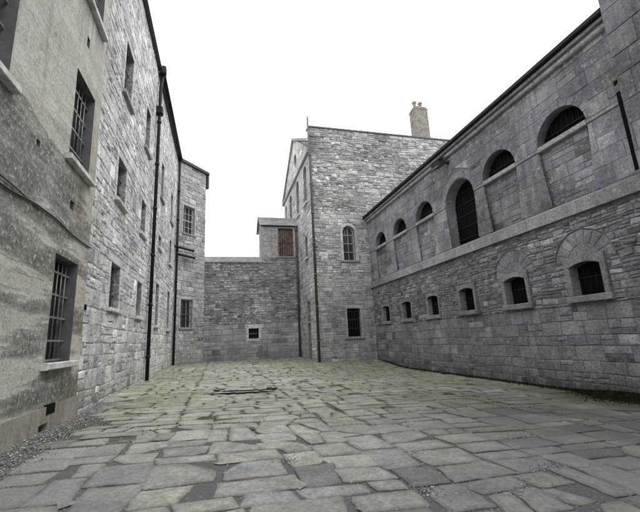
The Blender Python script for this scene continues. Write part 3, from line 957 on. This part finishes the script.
# ------------------------------------------------------------------ back wall and turret
def make_back():
    fr = Fr((0, YB, 0), (1, 0, 0), (0, -1, 0))
    t = empty('yard_wall', (1.5, YB, gz(1.5, YB)), 'dark rubble wall closing the far end of the yard, with one small square barred opening', 'wall')
    mb = MB()
    nw = (1.76, 2.38, 1.78, 2.4)
    out = [(-2.2, -.1), (5.19, -.1), (5.19, 7.0), (2.72, 7.0), (2.72, 6.66), (-2.2, 6.66)]
    backing(mb, fr, out, [rect(*nw)], 1, .3)
    hole = [rect(1.58, 2.55, 1.62, 2.58)]
    def bc(u, v):
        k = 1.08 + .4 * noise.noise(Vector((u * .6, v * .8, 3)))
        c = scol(.7, 1.2, (.1, 1), .12, .16); return (c[0] * k, c[1], c[2])
    masonry(mb, fr, -2.2, 5.19, .25, 2.7, (.24, .4), (1.1, 2.6), .018, .02, .014, hole, col=lambda u, v: scol(.9, 1.2, (.1, .8), .06, .06), snec=.2, wob=.012)
    masonry(mb, fr, -2.2, 5.19, 2.7, 6.66, (.09, .26), (.8, 2.3), .026, .032, .016, [], col=bc, snec=.5, wob=.05, jit=.025, rough=.6)
    masonry(mb, fr, 2.72, 5.19, 6.66, 7.0, (.12, .2), (1.2, 3.0), .02, .03, .014, [], col=bc, snec=.25, wob=.01)
    # odd darker squared stones let into the lower courses
    for (a, b, c, d) in ((2.98, 3.7, 2.02, 2.26), (2.2, 2.95, .66, .95), (2.3, 2.6, .98, 1.3)):
        fbox(mb, fr, a, b, c, d, -.02, .045, (.55, .6, .5), 0, .012, .01)
    surround(mb, fr, *nw, .18, .06, col=lambda: scol(1.5, 1.75, (.4, .8)), block=.35)
    fbox(mb, fr, 1.56, 2.58, 1.6, 1.775, -.2, .06, (1.4, .6, .5), 0, .012, .004)
    mb.build('wall', [M['stone_back'], M['mortar_back']], t)
    window(t, fr, rect(*nw), .28, glass='void', barspec=(3, (.5,)), barmat='bars', bard=-.1)
    mb = MB(); u = -2.2
    while u < 2.7:
        w = min(R(.8, 1.3), 2.71 - u)
        fbox(mb, fr, u - .01, u + w, 6.67, 6.72, -.45, .07)
        q = [(u + .004, 6.665, .09), (u + w - .004, 6.665, .09), (u + w - .004, 6.74, .1), (u + .004, 6.74, .1), (u + w - .001, 7.2, -.5), (u + .001, 7.2, -.5), (u + .004, 6.665, -.5), (u + w - .004, 6.665, -.5)]
        fadd(mb, fr, q, [(0, 1, 2, 3), (3, 2, 4, 5), (6, 7, 1, 0), (0, 3, 5, 6), (1, 7, 4, 2)], scol(.7, .9))
        u += w
    mb.build('coping', M['trim'], t)
    # turret
    z0 = 7.0
    t = empty('stone_turret', (3.95, YB + 1.1, z0), 'small slate-roofed stone turret with a rust-red shuttered window on top of the far wall', 'turret')
    rw = (3.78, 4.85, 7.12, 9.12)
    mb = MB()
    backing(mb, fr, rect(2.72, 5.19, z0, 9.36), [rect(*rw)], 1, .2, rmat=0)
    masonry(mb, fr, 2.72, 5.19, z0, 9.36, (.22, .38), (1.2, 2.6), .016, .016, .012, [rect(3.7, 4.93, 7.0, 9.3)], col=lambda u, v: scol(.95, 1.2, (.2, .8), .05, .05), snec=.15, wob=.006)
    surround(mb, fr, *rw, .08, .016, col=lambda: scol(1.0, 1.2))
    fl = Fr((2.72, YB, 0), (0, 1, 0), (-1, 0, 0))
    cl = [((2.3, 9.36), (1.1, 10.18)), ((1.1, 10.18), (0, 9.36))]
    backing(mb, fl, [(0, 6.5), (2.2, 6.5), (2.2, 9.36), (1.1, 10.15), (0, 9.36)], [], 1, .1)
    masonry(mb, fl, 0, 2.2, 6.5, 10.18, (.2, .34), (1.2, 2.4), .016, .016, .012, [], cl, col=lambda u, v: scol(.8, 1.0, (.2, .8)), wob=.006)
    mb.build('wall', [M['stone_block'], M['mortar_block']], t)
    mb = MB()
    for (ya, za, yb, zb) in ((YB - .14, 9.3, YB + 1.1, 10.24), (YB + 2.34, 9.3, YB + 1.1, 10.24)):
        n = 5
        for i in range(n):
            a, b = i / n, (i + 1) / n
            y0, y1 = ya + (yb - ya) * a, ya + (yb - ya) * b
            h0, h1 = za + (zb - za) * a + .035, za + (zb - za) * b + .012
            mb.add([(2.52, y0, h0), (5.24, y0, h0), (5.24, y1, h1), (2.52, y1, h1), (2.52, y0, h0 - .05), (5.24, y0, h0 - .05), (2.52, y1, h1 - .05), (5.24, y1, h1 - .05)],
                   [(0, 1, 2, 3), (4, 5, 1, 0), (4, 0, 3, 6), (1, 5, 7, 2), (5, 4, 6, 7)], scol(.8, 1.2))
    mb.build('roof', M['trim'], t)
    mb = MB(); fbox(mb, fr, 2.6, 5.19, 9.22, 9.31, .02, .13); mb.build('gutter', M['pipe'], t)
    w = window(t, fr, rect(*rw), .12, glass='rust', barspec=(6, (.02, .5, .98), .02), barmat='rustbars', bard=-.05, sill=(.16, .1, .1, .15), sillmat='greysill')
    mb = MB(); mb.tube([(5.02, YB - .1, 9.24), (5.02, YB - .1, gz(5.1, YB - .1))], .07, 10)
    v = 1.6
    while v < 9:
        mb.tube([(5.02, YB - .1, v), (5.02, YB - .1, v + .1)], .09, 10); v += 1.83
    mb.build('downpipe', M['greypipe'], t)
make_back()

# ------------------------------------------------------------------ gabled block in the far right corner
def make_block():
    t = empty('gabled_building', (XB + 5, YF + 4.8, gz(XB, YF)), 'high gabled stone block in the far right corner, with a chimney and an arched window', 'building')
    ff = Fr((0, YF, 0), (1, 0, 0), (0, -1, 0))
    fs = Fr((XB, 0, 0), (0, 1, 0), (-1, 0, 0))
    TOP = 14.38; XE = 18.5
    def kc(u, v):
        k = 1.0 + .45 * noise.noise(Vector((u * .45, v * .6, 31)))
        c = scol(.72, 1.18, (.1, 1), .12, .16); return (c[0] * k, c[1], c[2])
    a1 = arch(6.98, 7.72, 5.95, 7.72); w2 = (6.95, 7.74, 1.58, 3.16)
    mb = MB()
    backing(mb, ff, rect(XB, XE, -.2, TOP), [a1, rect(*w2)], 1, .3, rmat=0, rcol=(.7, .5, .5))
    ho = [arch(6.8, 7.9, 5.8, 7.72), rect(6.8, 7.9, 1.4, 3.4)]
    masonry(mb, ff, XB, 9.5, .1, 5.2, (.18, .38), (.9, 2.2), .018, .018, .016, ho, col=lambda u, v: scol(.72, 1.1, (0, .9), .08, .14), snec=.35, wob=.02, jit=.018)
    masonry(mb, ff, XB, 9.5, 5.2, 9.0, (.13, .32), (.8, 2.4), .022, .026, .018, ho, col=kc, snec=.4, wob=.035, jit=.02, rough=.5)
    masonry(mb, ff, XB, XE, 9.0, TOP, (.1, .3), (.8, 2.4), .026, .036, .02, ho, col=kc, snec=.5, wob=.06, jit=.03, rough=.6)
    surround(mb, ff, 6.98, 7.72, 5.95, 8.09, .17, .035, 'arch', col=lambda: scol(1.15, 1.35, (.4, .7)), vs=7.72)
    surround(mb, ff, *w2, .14, .02, col=lambda: scol(.95, 1.1), block=.32)
    mb.build('front_wall', [M['stone_block'], M['mortar_block']], t)
    window(t, ff, a1, .25, barspec=(3, (.25, .5, .72)), barmat='bars', bard=-.1, sill=(.22, .1, .09, .3), sillmat='greysill', frame=(2, 4, .06))
    window(t, ff, rect(*w2), .26, barspec=(4, (.3, .6, .9)), barmat='darkbars', bard=-.1, sill=(.2, .12, .1, .3), sillmat='greysill', glass='void')
    mb = MB(); fbox(mb, ff, XB - .06, XE, TOP, TOP + .1, -.5, .09, bev=.012); mb.build('coping', M['slate'], t)
    # gable side
    mb = MB()
    GA = (25.0, 16.1)
    out = [(YF, -.2), (29.9, -.2), (29.9, 12.9), GA, (YF, 13.4)]
    aw = [arch(21.35, 22.25, 9.95, 12.0), arch(23.75, 24.65, 9.95, 12.0), arch(26.4, 27.3, 9.95, 12.0), arch(28.6, 29.3, 9.95, 12.0),
          arch(21.8, 22.45, 6.5, 7.6), rect(21.85, 22.6, 2.6, 3.8), rect(21.85, 22.65, .4, 2.5)]
    ci = [(24.6 + .42 * math.cos(k * math.pi / 8), 14.3 + .42 * math.sin(k * math.pi / 8)) for k in range(16)]
    backing(mb, fs, out, aw + [ci], 1, .3, rmat=0, rcol=(.7, .5, .5))
    cl = [((29.9, 12.9), GA), (GA, (YF, 13.4))]
    masonry(mb, fs, YF, 29.9, .1, 16.1, (.22, .38), (1.1, 2.4), .018, .022, .016, aw + [ci], cl, col=lambda u, v: scol(1.1, 1.4, (.2, .9), .08, .05), snec=.25, wob=.012)  # gable stones coloured brighter to stand in for haze and overexposure
    mb.build('gable_wall', [M['stone_block'], M['mortar_block']], t)
    mb = MB()
    fbox(mb, fs, YF + .1, 30.1, 12.75, 12.95, -.1, .16, (1, .5, .5), 0, .03)
    for (a, b) in (((30.15, 12.9), GA), (GA, (YF, 13.45))):
        q = [(a[0], a[1], .14), (b[0], b[1], .14), (b[0], b[1] + .2, .14), (a[0], a[1] + .2, .14), (a[0], a[1], -.5), (b[0], b[1], -.5), (b[0], b[1] + .2, -.5), (a[0], a[1] + .2, -.5)]
        fadd(mb, fs, q, [(0, 1, 2, 3), (4, 5, 1, 0), (3, 2, 6, 7)], (1, .5, .5))
    mb.build('pediment', M['trim'], t)
    for O in aw[:4]: window(t, fs, O, .22, sill=(.1, .12, .12, .2), sillmat='sill', frame=(2, 4, .05))
    window(t, fs, aw[4], .22, sill=(.1, .12, .12, .2), sillmat='sill'); window(t, fs, aw[5], .22, glass='rust'); window(t, fs, ci, .2)
    mb = MB(); fadd(mb, fs, [(x, y, -.2) for x, y in aw[6]], [(0, 1, 2, 3)]); fbox(mb, fs, 21.9, 22.6, 1.2, 1.26, -.2, -.17)
    mb.build('door', M['iron'], t)
    # roof
    mb = MB()
    for (ya, za) in ((YF + .3, 13.3), (30.2, 12.9)):
        mb.add([(XB - .15, ya, za), (XE, ya, za), (XE, GA[0], GA[1] + .2), (XB - .15, GA[0], GA[1] + .2)], [(0, 1, 2, 3)])
    mb.build('roof', M['slate'], t)
    # chimney
    mb = MB(); y0, y1, x0, x1 = 24.5, 25.45, 15.4, 16.58
    fc = Fr((0, y0, 0), (1, 0, 0), (0, -1, 0))
    fbox(mb, fc, x0, x1, 15.6, 19.75, y0 - y1, 0, (1, .5, .5), 0, .02, .01)
    fbox(mb, fc, x0 - .02, x1 + .02, 19.75, 19.9, y0 - y1 - .02, .02, (1, .5, .5), 0, .02)
    fbox(mb, fc, x0 + .06, x1 - .06, 19.9, 20.05, y0 - y1 + .06, -.06, (1.1, .5, .5), 0, .02)
    ch = mb.build('chimney', M['soot'], t)
    for x in (15.72, 16.26):
        mb = MB()
        mb.tube([(x, 25.0, 20.05), (x, 25.0, 20.25), (x, 25.0, 20.5), (x, 25.0, 20.56), (x, 25.0, 20.62), (x, 25.0, 20.72)], [.17, .15, .13, .19, .2, .15], 12)
        mb.build('pot', M['pot'], ch)
    # soil stack at the corner, its vent rising above the roof
    mb = MB(); x, y = XB - .02, YF - .12
    mb.tube([(x, y, gz(x, y)), (x, y, 12.6), (x - .05, y, 12.9), (x - .05, y, 15.0)], [.075, .075, .06, .055], 10)
    v = 1.4
    while v < 12.5:
        mb.tube([(x, y, v), (x, y, v + .1)], .095, 10); v += 1.83
    sp = mb.build('downpipe', M['greypipe'], t)
    mb = MB(); mb.tube([(x, y, 13.75), (x + .95, y + .03, 13.75)], .03, 8); mb.tube([(x + .93, y + .12, 13.75), (x + .93, y - .03, 13.75)], .03, 8)
    mb.build('bracket', M['greypipe'], sp)
make_block()

# ------------------------------------------------------------------ cell range on the right
def make_cells():
    t = empty('cell_block', (XR, 13, 0), 'long dark stone cell range on the right with small barred openings below blind arches', 'building')
    fr = Fr((XR, 0, 0), (0, 1, 0), (-1, 0, 0))
    U0, U1 = -2.5, YF
    cells = [(18.2, 19.08), (15.88, 16.78), (13.58, 14.4), (11.26, 12.06), (8.9, 9.74), (6.62, 7.42)]
    co = [arch(a, b, 2.3, 3.02, .09, 6) for a, b in cells]
    # lower storey
    mb = MB()
    backing(mb, fr, rect(U0, U1, -.4, 4.3), co, 1, .3, rmat=0, rcol=(.3, .5, .5))  # cell reveals coloured dark to paint in the shade of the recess
    fw = [.08, .08, .09, .12, .13, .14]
    grow = [arch(a - w, b + w, 2.3 - .16, 3.02 + w, .12, 6) for (a, b), w in zip(cells, fw)]
    fans = []
    for (a, b), w in zip(cells[4:], fw[4:]):
        c = (a + b) / 2
        fans.append([(c + .8 * math.cos(k * math.pi / 10), 3.12 + .8 * math.sin(k * math.pi / 10)) for k in range(11)])
    def rc(u, v):
        k = 1.0 + .2 * noise.noise(Vector((u * .7, v * .9, 13)))
        c = scol(.68, 1.3, (0, 1), .12, .18); return (c[0] * k, c[1], c[2])
    masonry(mb, fr, U0, U1, -.2, 2.08, (.19, .36), (.9, 2.2), .018, .016, .014, grow, col=lambda u, v: scol(.75, 1.2, (0, .9), .07, .1), snec=.3, wob=.015, jit=.016, rough=.45)
    masonry(mb, fr, U0, U1, 2.08, 4.3, (.07, .19), (.9, 2.7), .022, .02, .014, grow + fans, col=rc, snec=.4, wob=.03, jit=.018, rough=.5)
    for F, (a, b), w in zip(fans, cells[4:], fw[4:]):
        c = (a + b) / 2; n = 9
        for i in range(n):
            t0, t1 = math.pi * i / n + .012, math.pi * (i + 1) / n - .012
            ri, ro = .42, .77 * R(.96, 1.03)
            P = [(c + r * math.cos(q), 3.14 + r * math.sin(q)) for r, q in ((ri, t0), (ro, t0), (ro, t1), (ri, t1))]
            emit(mb, fr, P, .007, .013, .016, scol(.84, 1.06, (0, .8), .03, .03), 0, .5)
    for c, w in [((a + b) / 2, w) for (a, b), w in zip(cells[4:], fw[4:])]:
        emit(mb, fr, [(c + .41 * math.cos(q * math.pi / 8), 3.15 + .41 * math.sin(q * math.pi / 8)) for q in range(9)], .007, .012, .014, scol(.9, 1.0, (0, .6)), 0, .5)
        arcl = [(c + .8 * math.cos(q * math.pi / 20), 3.13 + .8 * math.sin(q * math.pi / 20)) for q in range(21)]
        mb.tube([fr.p(x, y, .014) for x, y in arcl], .008, 5, (1.3, .5, .5), 1)
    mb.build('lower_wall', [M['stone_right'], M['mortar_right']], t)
    for i, ((a, b), O, w) in enumerate(zip(cells, co, fw)):
        win = window(t, fr, O, .2, name='cell_window', glass='voidbrown', barspec=(4, (.55,)), barmat='blackbars', bard=-.18)
        f = MB(); pr = .08 if i > 2 else .035
        gc = lambda: scol(.85, 1.05, (.2, .6))
        fbox(f, fr, a - w, a + .004, 2.3, 3.02, -.3, pr, gc(), 0, .015, .004); fbox(f, fr, b - .004, b + w, 2.3, 3.02, -.3, pr, gc(), 0, .015, .004)
        # head stone hollowed to the arch
        H = [(b + w, 3.022), (b + w, 3.02 + w + .09), (a - w, 3.02 + w + .09), (a - w, 3.022)] + list(reversed([p for p in O if p[1] >= 3.0199]))
        bmh = MB()
        n = len(H)
        top = H
        arcp = [p for p in O if p[1] >= 3.0199]
        for k in range(len(arcp) - 1):
            p, q = arcp[k], arcp[k + 1]
            L = 3.02 + w + .1
            Q = [(p[0], p[1], -.3), (q[0], q[1], -.3), (q[0], L, -.3), (p[0], L, -.3), (p[0], p[1], pr), (q[0], q[1], pr), (q[0], L, pr), (p[0], L, pr)]
            fadd(f, fr, Q, [(5, 4, 7, 6), (0, 1, 5, 4), (3, 7, 6, 2)], (.95, .4, .5))
        L = 3.02 + w + .1
        fbox(f, fr, a - w, a + .001, 3.021, L, -.3, pr, (.95, .4, .5), 0, .003); fbox(f, fr, b - .001, b + w, 3.021, L, -.3, pr, (.95, .4, .5), 0, .003)
        f.build('surround', M['trimdark'], win)
        s = MB(); fbox(s, fr, a - w - .04, b + w + .04, 2.14, 2.298, -.4, pr + .05, (.95, .4, .5), 0, .018, .006)
        s.build('sill', M['trimdark'], win)
    # string course
    mb = MB(); u = U0
    while u < U1 - .05:
        w = min(R(.9, 1.6), U1 - u)
        q = [(u + .004, 4.3, .0), (u + w - .004, 4.3, .0), (u + w - .004, 4.3, .11), (u + .004, 4.3, .11), (u + w - .004, 4.62, .115), (u + .004, 4.62, .115), (u + w - .004, 4.74, -.12), (u + .004, 4.74, -.12), (u + w - .004, 4.3, -.12), (u + .004, 4.3, -.12)]
        fadd(mb, fr, q, [(3, 2, 4, 5), (5, 4, 6, 7), (9, 8, 2, 3), (3, 5, 7, 9), (2, 8, 6, 4)], scol(.78, .98, (.1, .7)))
        u += w
    mb.build('string_course', M['trim'], t)
    # upper storey: blind arcade
    bays = [(18.63, .72), (16.3, .735), (13.93, .735), (11.42, .87), (9.3, .735), (6.98, .735)]
    SP = 6.5
    ao = []
    for i, (c, r) in enumerate(bays):
        ao.append(arch(c - r, c + r, 4.7, SP if i != 3 else 6.36, r if i != 3 else .83, 16))
    mb = MB()
    V1 = 8.4
    backing(mb, fr, rect(-2.5, U1, 4.4, V1), ao, 1, .12, rmat=0, rcol=(.85, .4, .5))
    gr = []
    for i, (c, r) in enumerate(bays):
        k = .3
        gr.append(arch(c - r - .02, c + r + .02, 4.69, SP, r + .22, 12))
    def ac(u, v): return scol(.84, 1.14, (0, .9), .07, .05)
    masonry(mb, fr, 5.1, U1, 4.72, 6.36, (.3, .52), (1.1, 2.4), .008, .008, .008, gr, col=ac, snec=.05, wob=.0, jit=.004, tidy=1)
    masonry(mb, fr, 5.1, U1, 6.47, V1, (.28, .46), (1.0, 2.2), .010, .012, .01, gr, col=ac, snec=.12, wob=.004, jit=.006, tidy=1)
    for i, (c, r) in enumerate(bays):
        sp = SP if i != 3 else 6.36; n = 11
        for k in range(n):
            t0, t1 = math.pi * k / n + .006, math.pi * (k + 1) / n - .006
            ro = r + .24 * R(.92, 1.06)
            P = [(c + q * math.cos(s), sp + q * math.sin(s)) for q, s in ((r, t0), (ro, t0), (ro, t1), (r, t1))]
            emit(mb, fr, P, .004, .012, .006, scol(.85, 1.05, (.1, .6)), 0)
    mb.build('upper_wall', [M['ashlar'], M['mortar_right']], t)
    # thin impost band on the piers between the arches
    edges = [5.46] + [x for c, r in sorted(bays) for x in (c - r, c + r)] + [U1]
    for a, b in zip(edges[::2], edges[1::2]):
        mb = MB(); fbox(mb, fr, a + .002, b - .002, 6.37, 6.46, -.05, .03, (.8, .4, .5), 0, .012); mb.build('impost_band', M['trim'], t)
    for i, (c, r) in enumerate(bays):
        if i == 3:
            O = ao[3]
            mb = MB()
            n = len(O)
            q = [(x, y, -.12) for x, y in O] + [(x, y, -.45) for x, y in O]
            fadd(mb, fr, q, [(k, n + k, n + (k + 1) % n, (k + 1) % n) for k in range(n)], (.95, .4, .5))
            mb.build('door_reveal', M['ashlar'], t)
            dn = window(t, fr, O, .44, name='barred_doorway', glass='void')
            bars_mesh(fr, O, -.42, 9, (.12, .3, .48, .66, .84), .008).build('grille', M['blackbars'], dn)
        else:
            L = arch(c - r, c + r, 6.5, 6.501, r, 16)
            # recessed panel of rubble under the lunette
            mb = MB(); fp = fr.off(-.1)
            fadd(mb, fp, [(c - r, 4.4, 0), (c + r, 4.4, 0), (c + r, 6.4, 0), (c - r, 6.4, 0)], [(0, 1, 2, 3)], mat=1)
            masonry(mb, fp, c - r, c + r, 4.72, 6.36, (.2, .42), (.9, 2.2), .012, .014, .012, col=lambda u, v: scol(.68, 1.08, (0, 1), .07, .1), snec=.35, wob=.008)
            mb.build('recessed_panel', [M['ashlar'], M['mortar_right']], t)
            w = window(t, fr, L, .26, name='lunette', glass='void', barspec=(8, (.35,)), barmat='blackbars', bard=-.24)
            mb = MB()
            fbox(mb, fr, c - r + .003, c + r - .003, 6.36, 6.5, -.25, .035, (1.1, .4, .5), 0, .015, .004)
            mb.build('sill', M['trim'], w)
            mb = MB(); n = len(L)
            q = [(x, y, -.11) for x, y in L] + [(x, y, -.27) for x, y in L]
            fadd(mb, fr, q, [(k, n + k, n + (k + 1) % n, (k + 1) % n) for k in range(1, n)], (.6, .4, .5))
            mb.build('reveal', M['ashlar'], w)
    # cornice, gutter, roof
    mb = MB(); u = 5.2
    while u < U1 - .05:
        w = min(R(1.0, 1.7), U1 - u)
        fbox(mb, fr, u + .003, u + w - .003, 8.26, 8.42, -.1, .12, scol(.95, 1.15), 0, .03)
        fbox(mb, fr, u + .003, u + w - .003, 8.42, 8.52, -.1, .2, scol(.85, 1.0), 0, .012)
        u += w
    mb.build('cornice', M['trim'], t)
    mb = MB(); fbox(mb, fr, 5.18, U1 + .02, 8.52, 8.64, -.1, .3, bev=.03); mb.build('gutter', M['pipe'], t)
    mb = MB()
    fadd(mb, fr, [(5.18, 8.645, .3), (U1, 8.645, .3), (U1, 10.2, -5), (5.18, 10.2, -5)], [(0, 1, 2, 3)])
    mb.build('roof', M['slate'], t)
    mb = MB(); fbox(mb, fr, 5.38, 5.46, 4.78, 6.95, -.03, .016, (.1, .4, .5)); mb.build('gap_shade', M['void'], t)  # dark strip painting the shadow gap beside the pier
    # floodlight under the cornice
    P = fr.p(11.75, 8.0, 0)
    l = empty('floodlight', P, 'small dark floodlight fixed under the cornice above the tall barred doorway', 'floodlight')
    Mx = Matrix.Rotation(math.radians(-25), 3, 'Y') @ Matrix.Rotation(math.radians(12), 3, 'Z')
    mb = MB(); mb.box(P + Vector((-.42, .1, .0)), .34, .42, .26, jit=.006, M=Mx)
    b = mb.build('housing', M['lampgrey'], l)
    mb = MB(); mb.box(P + Vector((-.42, .1, .15)), .42, .48, .03, M=Mx); mb.build('cowl', M['lampgrey'], b)
    mb = MB(); mb.box(P + Vector((-.5, .1, -.125)), .2, .34, .04, M=Mx); mb.build('lens', M['lens'], b)
    mb = MB(); mb.tube([P + Vector((.02, 0, .06)), P + Vector((-.2, .02, .06)), P + Vector((-.36, .08, .02))], [.09, .05, .05], 8)
    mb.build('bracket', M['lampgrey'], l)
make_cells()

# ------------------------------------------------------------------ taller block at the near right
def make_tower():
    t = empty('corner_tower', (XR, 1.5, 0), 'tall plain ashlar pier rising past the near right end of the cornice', 'tower')
    fr = Fr((XR - .32, 0, 0), (0, 1, 0), (-1, 0, 0))
    mb = MB()
    backing(mb, fr, rect(-2.5, 5.17, -.3, 14.5), [], 1, .2)
    masonry(mb, fr, -2.5, 5.17, -.2, 14.5, (.45, .62), (1.0, 2.2), .014, .02, .012, col=lambda u, v: scol(.8, 1.05, (0, .6), .05, .05), snec=.05, wob=.002, jit=.005, tidy=1)
    fe = Fr((XR - .32, 5.17, 0), (1, 0, 0), (0, 1, 0))
    backing(mb, fe, rect(0, 4, -.3, 14.5), [], 1, .2)
    masonry(mb, fe, 0, 4, -.2, 14.5, (.45, .62), (1.0, 2.2), .014, .02, .012, col=lambda u, v: scol(.8, 1.05, (0, .6)), snec=.05, wob=.002, tidy=1)
    mb.build('wall', [M['ashlar'], M['mortar_right']], t)
    fb = Fr((0, -2.5, 0), (1, 0, 0), (0, 1, 0)); mb = MB()  # unseen wall behind the camera, added to darken the foreground
    backing(mb, fb, rect(2.0, XR, -.4, 14.5), [], 1, .2)
    masonry(mb, fb, 2.0, XR, -.2, 14.5, (.45, .62), (1.0, 2.2), .014, .02, .012, col=lambda u, v: scol(.8, 1.05, (0, .6)), snec=.05, wob=.002, tidy=1)
    mb.build('added_shade_wall', [M['ashlar'], M['mortar_right']], t)
    
    mb = MB(); fbox(mb, fr, -2.6, 5.27, 14.5, 14.7, -4, .1, (1, .5, .5), 0, .03); mb.build('coping', M['trim'], t)
make_tower()

# ------------------------------------------------------------------ light, sky, camera
SUN_EL, SUN_AZ = 58, 112      # azimuth from +Y towards +X
w = bpy.data.worlds.new('World'); scn.world = w; w.use_nodes = True
nt = w.node_tree; nt.nodes.clear()
out = nt.nodes.new('ShaderNodeOutputWorld'); bg = nt.nodes.new('ShaderNodeBackground')
sky = nt.nodes.new('ShaderNodeTexSky'); sky.sky_type = 'NISHITA'; sky.sun_disc = False
sky.sun_elevation = math.radians(SUN_EL); sky.sun_rotation = math.radians(SUN_AZ); sky.dust_density = 4; sky.air_density = 1.0
mx = nt.nodes.new('ShaderNodeMix'); mx.data_type = 'RGBA'; mx.inputs[0].default_value = .93
nt.links.new(sky.outputs[0], mx.inputs[6]); mx.inputs[7].default_value = (24.2, 24.4, 25.2, 1)   # closed cloud cover
nt.links.new(mx.outputs[2], bg.inputs[0]); bg.inputs[1].default_value = .1
nt.links.new(bg.outputs[0], out.inputs[0])
sd = bpy.data.lights.new('sun', 'SUN'); sd.energy = 1.5; sd.angle = math.radians(25); sd.color = (1, .97, .92)
so = bpy.data.objects.new('sun', sd); COL.objects.link(so)
az, el = math.radians(SUN_AZ), math.radians(SUN_EL)
dirv = Vector((math.sin(az) * math.cos(el), math.cos(az) * math.cos(el), math.sin(el)))
so.rotation_euler = dirv.to_track_quat('Z', 'Y').to_euler(); so.location = dirv * 60

cd = bpy.data.cameras.new('camera'); cam = bpy.data.objects.new('camera', cd); COL.objects.link(cam)
def ray(px, py): return Vector((px - 320, -(py - 256), -374.0))
Yc = ray(220, 343).normalized(); Zc = ray(235, -1450); Zc = (Zc - Yc * Zc.dot(Yc)).normalized(); Xc = Yc.cross(Zc)
cam.matrix_world = Matrix.Translation((0, 0, 1.6)) @ Matrix((Xc, Yc, Zc)).to_4x4()
cd.sensor_width = 36; cd.lens = 374 / 640 * 36; cd.clip_end = 1000; cd.clip_start = .05
scn.camera = cam
scn.view_settings.view_transform = 'Standard'; scn.view_settings.look = 'None'; scn.view_settings.exposure = 0; scn.view_settings.gamma = 1
scn.cycles.max_bounces = 5; scn.cycles.diffuse_bounces = 3
